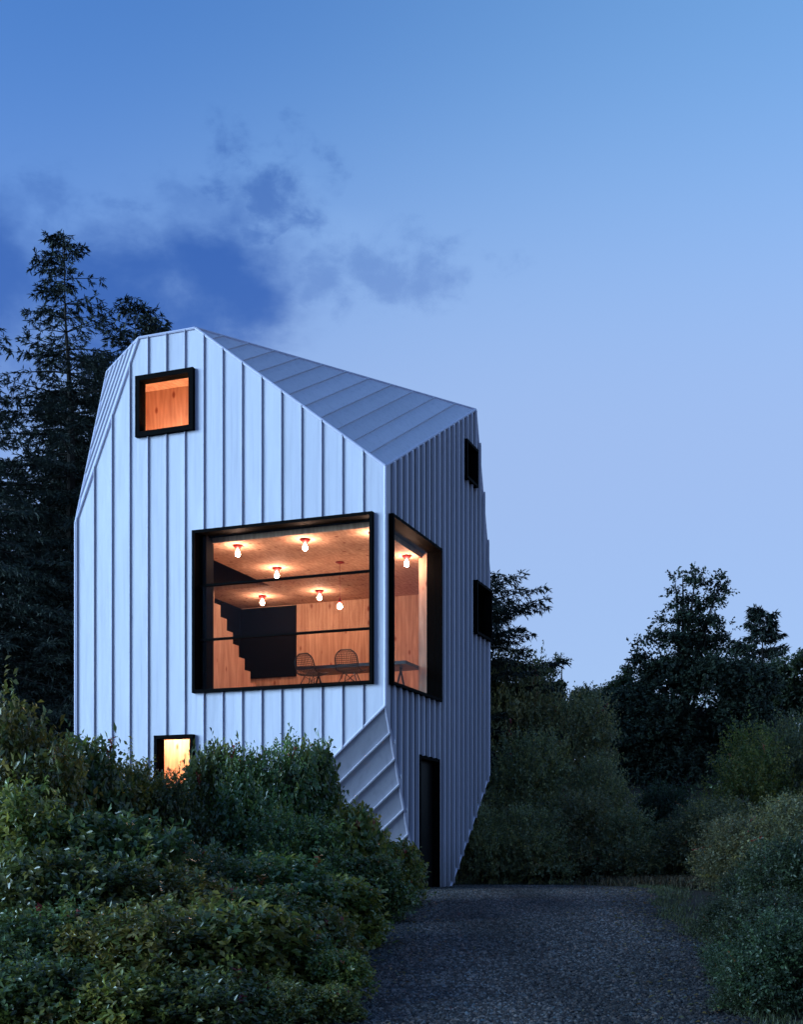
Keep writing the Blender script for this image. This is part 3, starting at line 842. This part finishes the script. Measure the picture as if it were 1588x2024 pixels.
# ------------------------------------------------------------------ trees
def lobe_tree(name, label, Y, lobes_px, base_x, twigs, per, leaf, key, material, twig=.4, up=.5, inner=.5):
    """crown from lobes given at photo pixels, all about the tree's own depth"""
    X0 = (base_x - PX) / F * Y; g = gz(X0, Y)
    L = []
    for x, y, r in lobes_px:
        rad = r / F * Y
        for k in range(2 if r > 40 else 1):
            dy = random.uniform(-1, 1) * min(2.4, rad * 1.3)
            L.append(((x - PX) / F * Y - X0, dy, (PY - y) / F * Y + EYE - g, rad))
    o = empty(name, (X0, Y, g - .05))
    V, Fc, Cc = lobe_foliage(L, twigs, per, leaf, key, 0, twig, up=up, inner=inner)
    link('crown', mesh_np('crown', V, Fc, Cc), material, o)
    top = max(l[2] for l in L)
    mb = MB().tube([(0,0,-.2), (.1,.05,top*.4), (.05,0,top*.8), (0,0,top)], [top*.028, top*.02, top*.009, .01], 8)
    for x, y, z, rad in L[::2]:
        z0 = max(.5, z * .62)
        mb.tube([(.05,0,z0), (x*.5, y*.5, (z0+z)/2), (x, y, z)], [top*.009, top*.006, .01], 5)
    mb.build('trunk', M['bark'], o)
    return tag(o, label, 'tree')
lobe_tree('cypress_tree', 'broad black tree with ragged upright tufts at the top', 46,
    [(1374,1136,9),(1368,1158,15),(1334,1140,6),(1330,1175,9),(1338,1200,13),(1400,1160,8),(1424,1148,8),(1428,1172,12),(1410,1195,14),(1372,1195,16),(1372,1230,26),(1345,1232,16),(1400,1240,20),
     (1302,1232,9),(1296,1262,14),(1325,1280,26),(1380,1285,40),(1440,1238,8),(1430,1268,18),(1460,1298,26),(1268,1278,11),(1272,1312,22),(1320,1345,46),(1400,1360,58),
     (1480,1360,40),(1250,1400,44),(1300,1440,64),(1380,1460,70),(1460,1440,60),(1230,1470,42),(1340,1520,60),(1270,1530,50)], 1350, 12500, 8, .14, 'conifer', M['needle'], .35, inner=.7)
lobe_tree('broadleaf_tree', 'dark rounded treetop between the house and the black tree', 52,
    [(1088,1332,10),(1106,1312,7),(1050,1358,20),(1095,1366,20),(1150,1388,18),(1020,1385,22),(1195,1402,18),(1090,1410,40),(1170,1430,40)], 1110, 3600, 8, .14, 'dark', M['dull'], .35)
lobe_tree('broadleaf_tree', 'small ragged tree just beside the black tree, towards the house', 50,
    [(1185,1380,12),(1215,1370,13),(1243,1332,7),(1234,1352,10),(1215,1398,22),(1258,1382,22)], 1225, 1800, 8, .13, 'dark', M['dull'], .35)
lobe_tree('broadleaf_tree', 'dark bushy tree behind the slender little pine', 56,
    [(1500,1352,20),(1545,1340,24),(1590,1325,24),(1470,1365,24),(1530,1385,40),(1590,1390,40)], 1540, 3000, 8, .17, 'dark', M['dull'], .5)

def conifer(name, label, x, ytop, Y, width, whorls, per_whorl, start=.06, droop=.35, needle=.16, sparse_top=.0, seed=1, trunk=True, key='conifer', lean=0.0, twigstep=.24, expo=.85, nn=16):
    r = np.random.default_rng(seed)
    X0 = (x - PX) / F * Y; g = gz(X0, Y); H = (PY - ytop) / F * Y + EYE - g
    o = empty(name, (X0, Y, g - .05))
    B = []; A = []; Nn = []
    mb = MB().tube([(0,0,-.2), (lean*.25,.05,H*.2), (lean*.15,0,H*.35), (lean*.5,-.06,H*.55), (lean*.55,.04,H*.72), (lean*.9,0,H*.87), (lean,0,H)], [H*.015, H*.012, H*.010, H*.0075, H*.005, .03, .010], 8)
    for i in range(whorls):
        f = start + (1 - start) * ((i + r.random()*.6) / whorls); z0 = H * f
        lmax = width * (1 - f) ** expo + .25
        for k in range(per_whorl):
            if r.random() < sparse_top * max(0, f - .6) / .4: continue
            a = r.random() * 6.283
            ln = lmax * (.55 + .55 * r.random())
            hd = np.array([math.cos(a), math.sin(a), 0])
            n = max(4, int(ln / twigstep)); q = np.linspace(0, 1, n)
            rise = .45 * f ** 3
            pts = np.array([lean * f, 0, z0]) + hd * (q * ln)[:, None] + np.array([0, 0, 1]) * (ln * (rise * q - droop * q ** 1.6 + .22 * droop * q ** 4))[:, None]
            mb.tube([tuple(p) for p in pts[::max(1, n//4)]], [max(.006, .012*ln*(1-t)+.006) for t in np.linspace(0, 1, len(pts[::max(1, n//4)]))], 4, cap=False)
            sd = np.cross(hd, [0, 0, 1])
            for j in range(1, n):
                tl = (.25 + .32 * ln * (1 - q[j]) * .6) * (.6 + .6 * r.random())
                for sgn in (-1, 1):
                    d = sd * sgn * .8 + hd * .55 + np.array([0, 0, -.28 + .2 * r.normal()]); d = d / np.linalg.norm(d)
                    m = nn
                    t = (np.arange(m) + r.random(m)) / m
                    B.append(pts[j] + d * (t * tl)[:, None])
                    ra = r.normal(size=(m, 3)) * .45
                    A.append(d + ra); Nn.append(np.tile([0, 0, 1.0], (m, 1)) + r.normal(size=(m, 3)) * .5)
    B = np.concatenate(B); A = unit(np.concatenate(A)); Nn = unit(np.concatenate(Nn))
    n = len(B); p = PAL[key]
    col = p[r.integers(len(p), size=n)] * (.7 + .6 * r.random((n, 1)))
    V, Fc, Cc = leaves(B, A, Nn, needle * (.6 + .8 * r.random(n)), needle * (.09 + .05 * r.random(n)), col)
    link('crown', mesh_np('crown', V, Fc, Cc), M['needle'], o)
    mb.build('trunk', M['bark'], o)
    return tag(o, label, 'tree')
sp = conifer('spruce_tree', 'tall black spruce with thin bare twigs at its tip', 158, 452, 37, 6.4, 46, 10, .05, .30, .16, .55, 3, lean=-.5, nn=18, twigstep=.26)
conifer('spruce_tree', 'dense dark spruce rising just behind the roof peak', 268, 600, 41, 5.2, 42, 8, .05, .12, .19, 0, 5, expo=.62, nn=16, twigstep=.28)
sq = conifer('spruce_tree', 'wide black spruce standing past the tall bare tipped one', -75, 560, 34, 6.4, 40, 9, .05, .35, .17, .3, 8, nn=17, twigstep=.26)
def copy_tree(src, label, x, ytop, Y, rz):
    X = (x - PX) / F * Y; g = gz(X, Y); H = (PY - ytop) / F * Y + EYE - g
    h0 = max(v.co.z for v in src.children[1].data.vertices)
    o = src.copy(); COL.objects.link(o); o.location = (X, Y, g - .05); o.rotation_euler = (0, 0, rz); o.scale = (1, 1, H / h0); o['label'] = label
    for ch in src.children:
        c = ch.copy(); COL.objects.link(c); c.parent = o
copy_tree(sq, 'dark spruce filling the gap behind the front wall corner', 120, 770, 40, 2.1)
copy_tree(sq, 'black spruce close behind the bare tipped one, lower than it', 190, 700, 45, 5.2)
copy_tree(sq, 'low black spruce deep in the shade beyond the thicket', 15, 900, 44, 4.0)
conifer('fir_tree', 'fir tree reaching a long drooping branch out beside the side wall', 940, 1142, 37.5, 3.6, 20, 8, .30, .16, .17, 0, 13, twigstep=.17, nn=16, expo=.30)
conifer('pine_tree', 'slender little pine standing against the sky', 1508, 1200, 60, 2.4, 18, 6, .45, -.15, .28, 0, 17, expo=.7)

# far wood on the rise, one mass
def far_wood():
    n = 420
    L = []
    for i in range(n):
        y = random.uniform(88, 128); x = random.uniform(-.42, .42) * y
        h = random.uniform(3.0, 6.5); g = gz(x, y)
        for k in range(3):
            L.append((x + random.uniform(-1, 1), y + random.uniform(-1, 1), g + h * (.25 + .3 * k), random.uniform(1.0, 2.0) * (1.15 - .25 * k)))
    V, Fc, Cc = lobe_foliage(L, 15000, 7, .42, 'dark', 0, 1.0, up=.5, inner=.6)
    tag(link('distant_wood', mesh_np('distant_wood', V, Fc, Cc), M['dull']), 'distant dark wood along the low ridge', 'wood', kind='stuff')
far_wood()
def shade_wood():  # trees added out of view to dim the side wall and shrubs
    L = []
    for i in range(46):
        a = math.radians(random.uniform(140, 215)); d = random.uniform(24, 38)
        x = 3 + d * math.sin(a); y = 10 + d * math.cos(a)
        if abs(x) < .36 * y + 3 and y > 0: continue
        h = random.uniform(7, 11); g = gz(x, y)
        for k in range(7):
            q = k / 6
            L.append((x + random.uniform(-.8, .8), y + random.uniform(-.8, .8), g + h * (.1 + .85 * q), (2.9 - 1.9 * q) * random.uniform(.8, 1.2)))
    V, Fc, Cc = lobe_foliage(L, 24000, 6, .5, 'dark', 0, 1.2, up=.3, inner=.8)
    tag(link('unseen_shade_wood', mesh_np('unseen_shade_wood', V, Fc, Cc), M['dull']), 'unseen dark wood added behind the camera to cut low sky light', 'wood', kind='stuff')
shade_wood()

# dry grass by the far end of the drive, and weeds along the gravel edges
def grass(name, label, n, sampler, hgt, cols):
    x, y = sampler(n); n = len(x)
    base = np.stack([x, y, ground(x, y) - .01], 1)
    ax = unit(rng.normal(size=(n, 3)) * .38 + np.array([0, 0, 1])); nm = rand_unit(n)
    ln = hgt * (.5 + .8 * rng.random(n))
    c = np.asarray(cols)[rng.integers(len(cols), size=n)] * (.7 + .6 * rng.random((n, 1)))
    V, Fc, Cc = leaves(base, ax, nm, ln, .004 + ln * .02, c, .1)
    tag(link(name, mesh_np(name, V, Fc, Cc), M['dull']), label, 'grass', kind='stuff')
def dry(n):
    a = rng.normal(size=(n, 2)); x = 6.35 + a[:, 0] * .75; y = 28.3 + a[:, 1] * .8; return x, y
grass('dry_grass', 'tawny dry grass patch at the far end of the gravel', 6000, dry, .26, [(.10,.075,.04),(.08,.065,.035),(.06,.06,.035)])
def rim(n):
    y = 10.5 + 18.5 * rng.random(n); lft = rng.random(n) < .45
    x = np.where(lft, drive_left(y) - np.abs(rng.normal(0, .16, n)), drive_right(y) + np.abs(rng.normal(0, .35, n))); 
    far = rng.random(n) < .2
    y2 = 29.2 + np.abs(rng.normal(0, .25, n)); x2 = 1.2 + 6 * rng.random(n)
    return np.where(far, x2, x), np.where(far, y2, y)
grass('edge_weeds', 'low green weeds fringing the gravel drive', 14000, rim, .10, [(.05,.07,.03),(.07,.08,.03),(.04,.055,.03)])

def litter():
    n = 900
    y = 10.5 + 18.5 * rng.random(n); side_ = rng.random(n) < .5
    d = np.abs(rng.normal(0, .55, n))
    x = np.where(side_, drive_left(y) + d, drive_right(y) - d)
    base = np.stack([x, y, ground(x, y) + .035], 1)
    ax = unit(rng.normal(size=(n, 3)) * np.array([1, 1, .12])); nm = unit(rng.normal(size=(n, 3)) * .3 + np.array([0, 0, 1]))
    c = np.array([(.14,.10,.04),(.10,.06,.03),(.09,.09,.04),(.16,.13,.05)])[rng.integers(4, size=n)]
    V, Fc, Cc = leaves(base, ax, nm, .05 + .04 * rng.random(n), .014 + .01 * rng.random(n), c)
    tag(link('fallen_leaves', mesh_np('fallen_leaves', V, Fc, Cc), M['dull']), 'fallen leaves scattered along the gravel edges', 'leaves', kind='stuff')
litter()
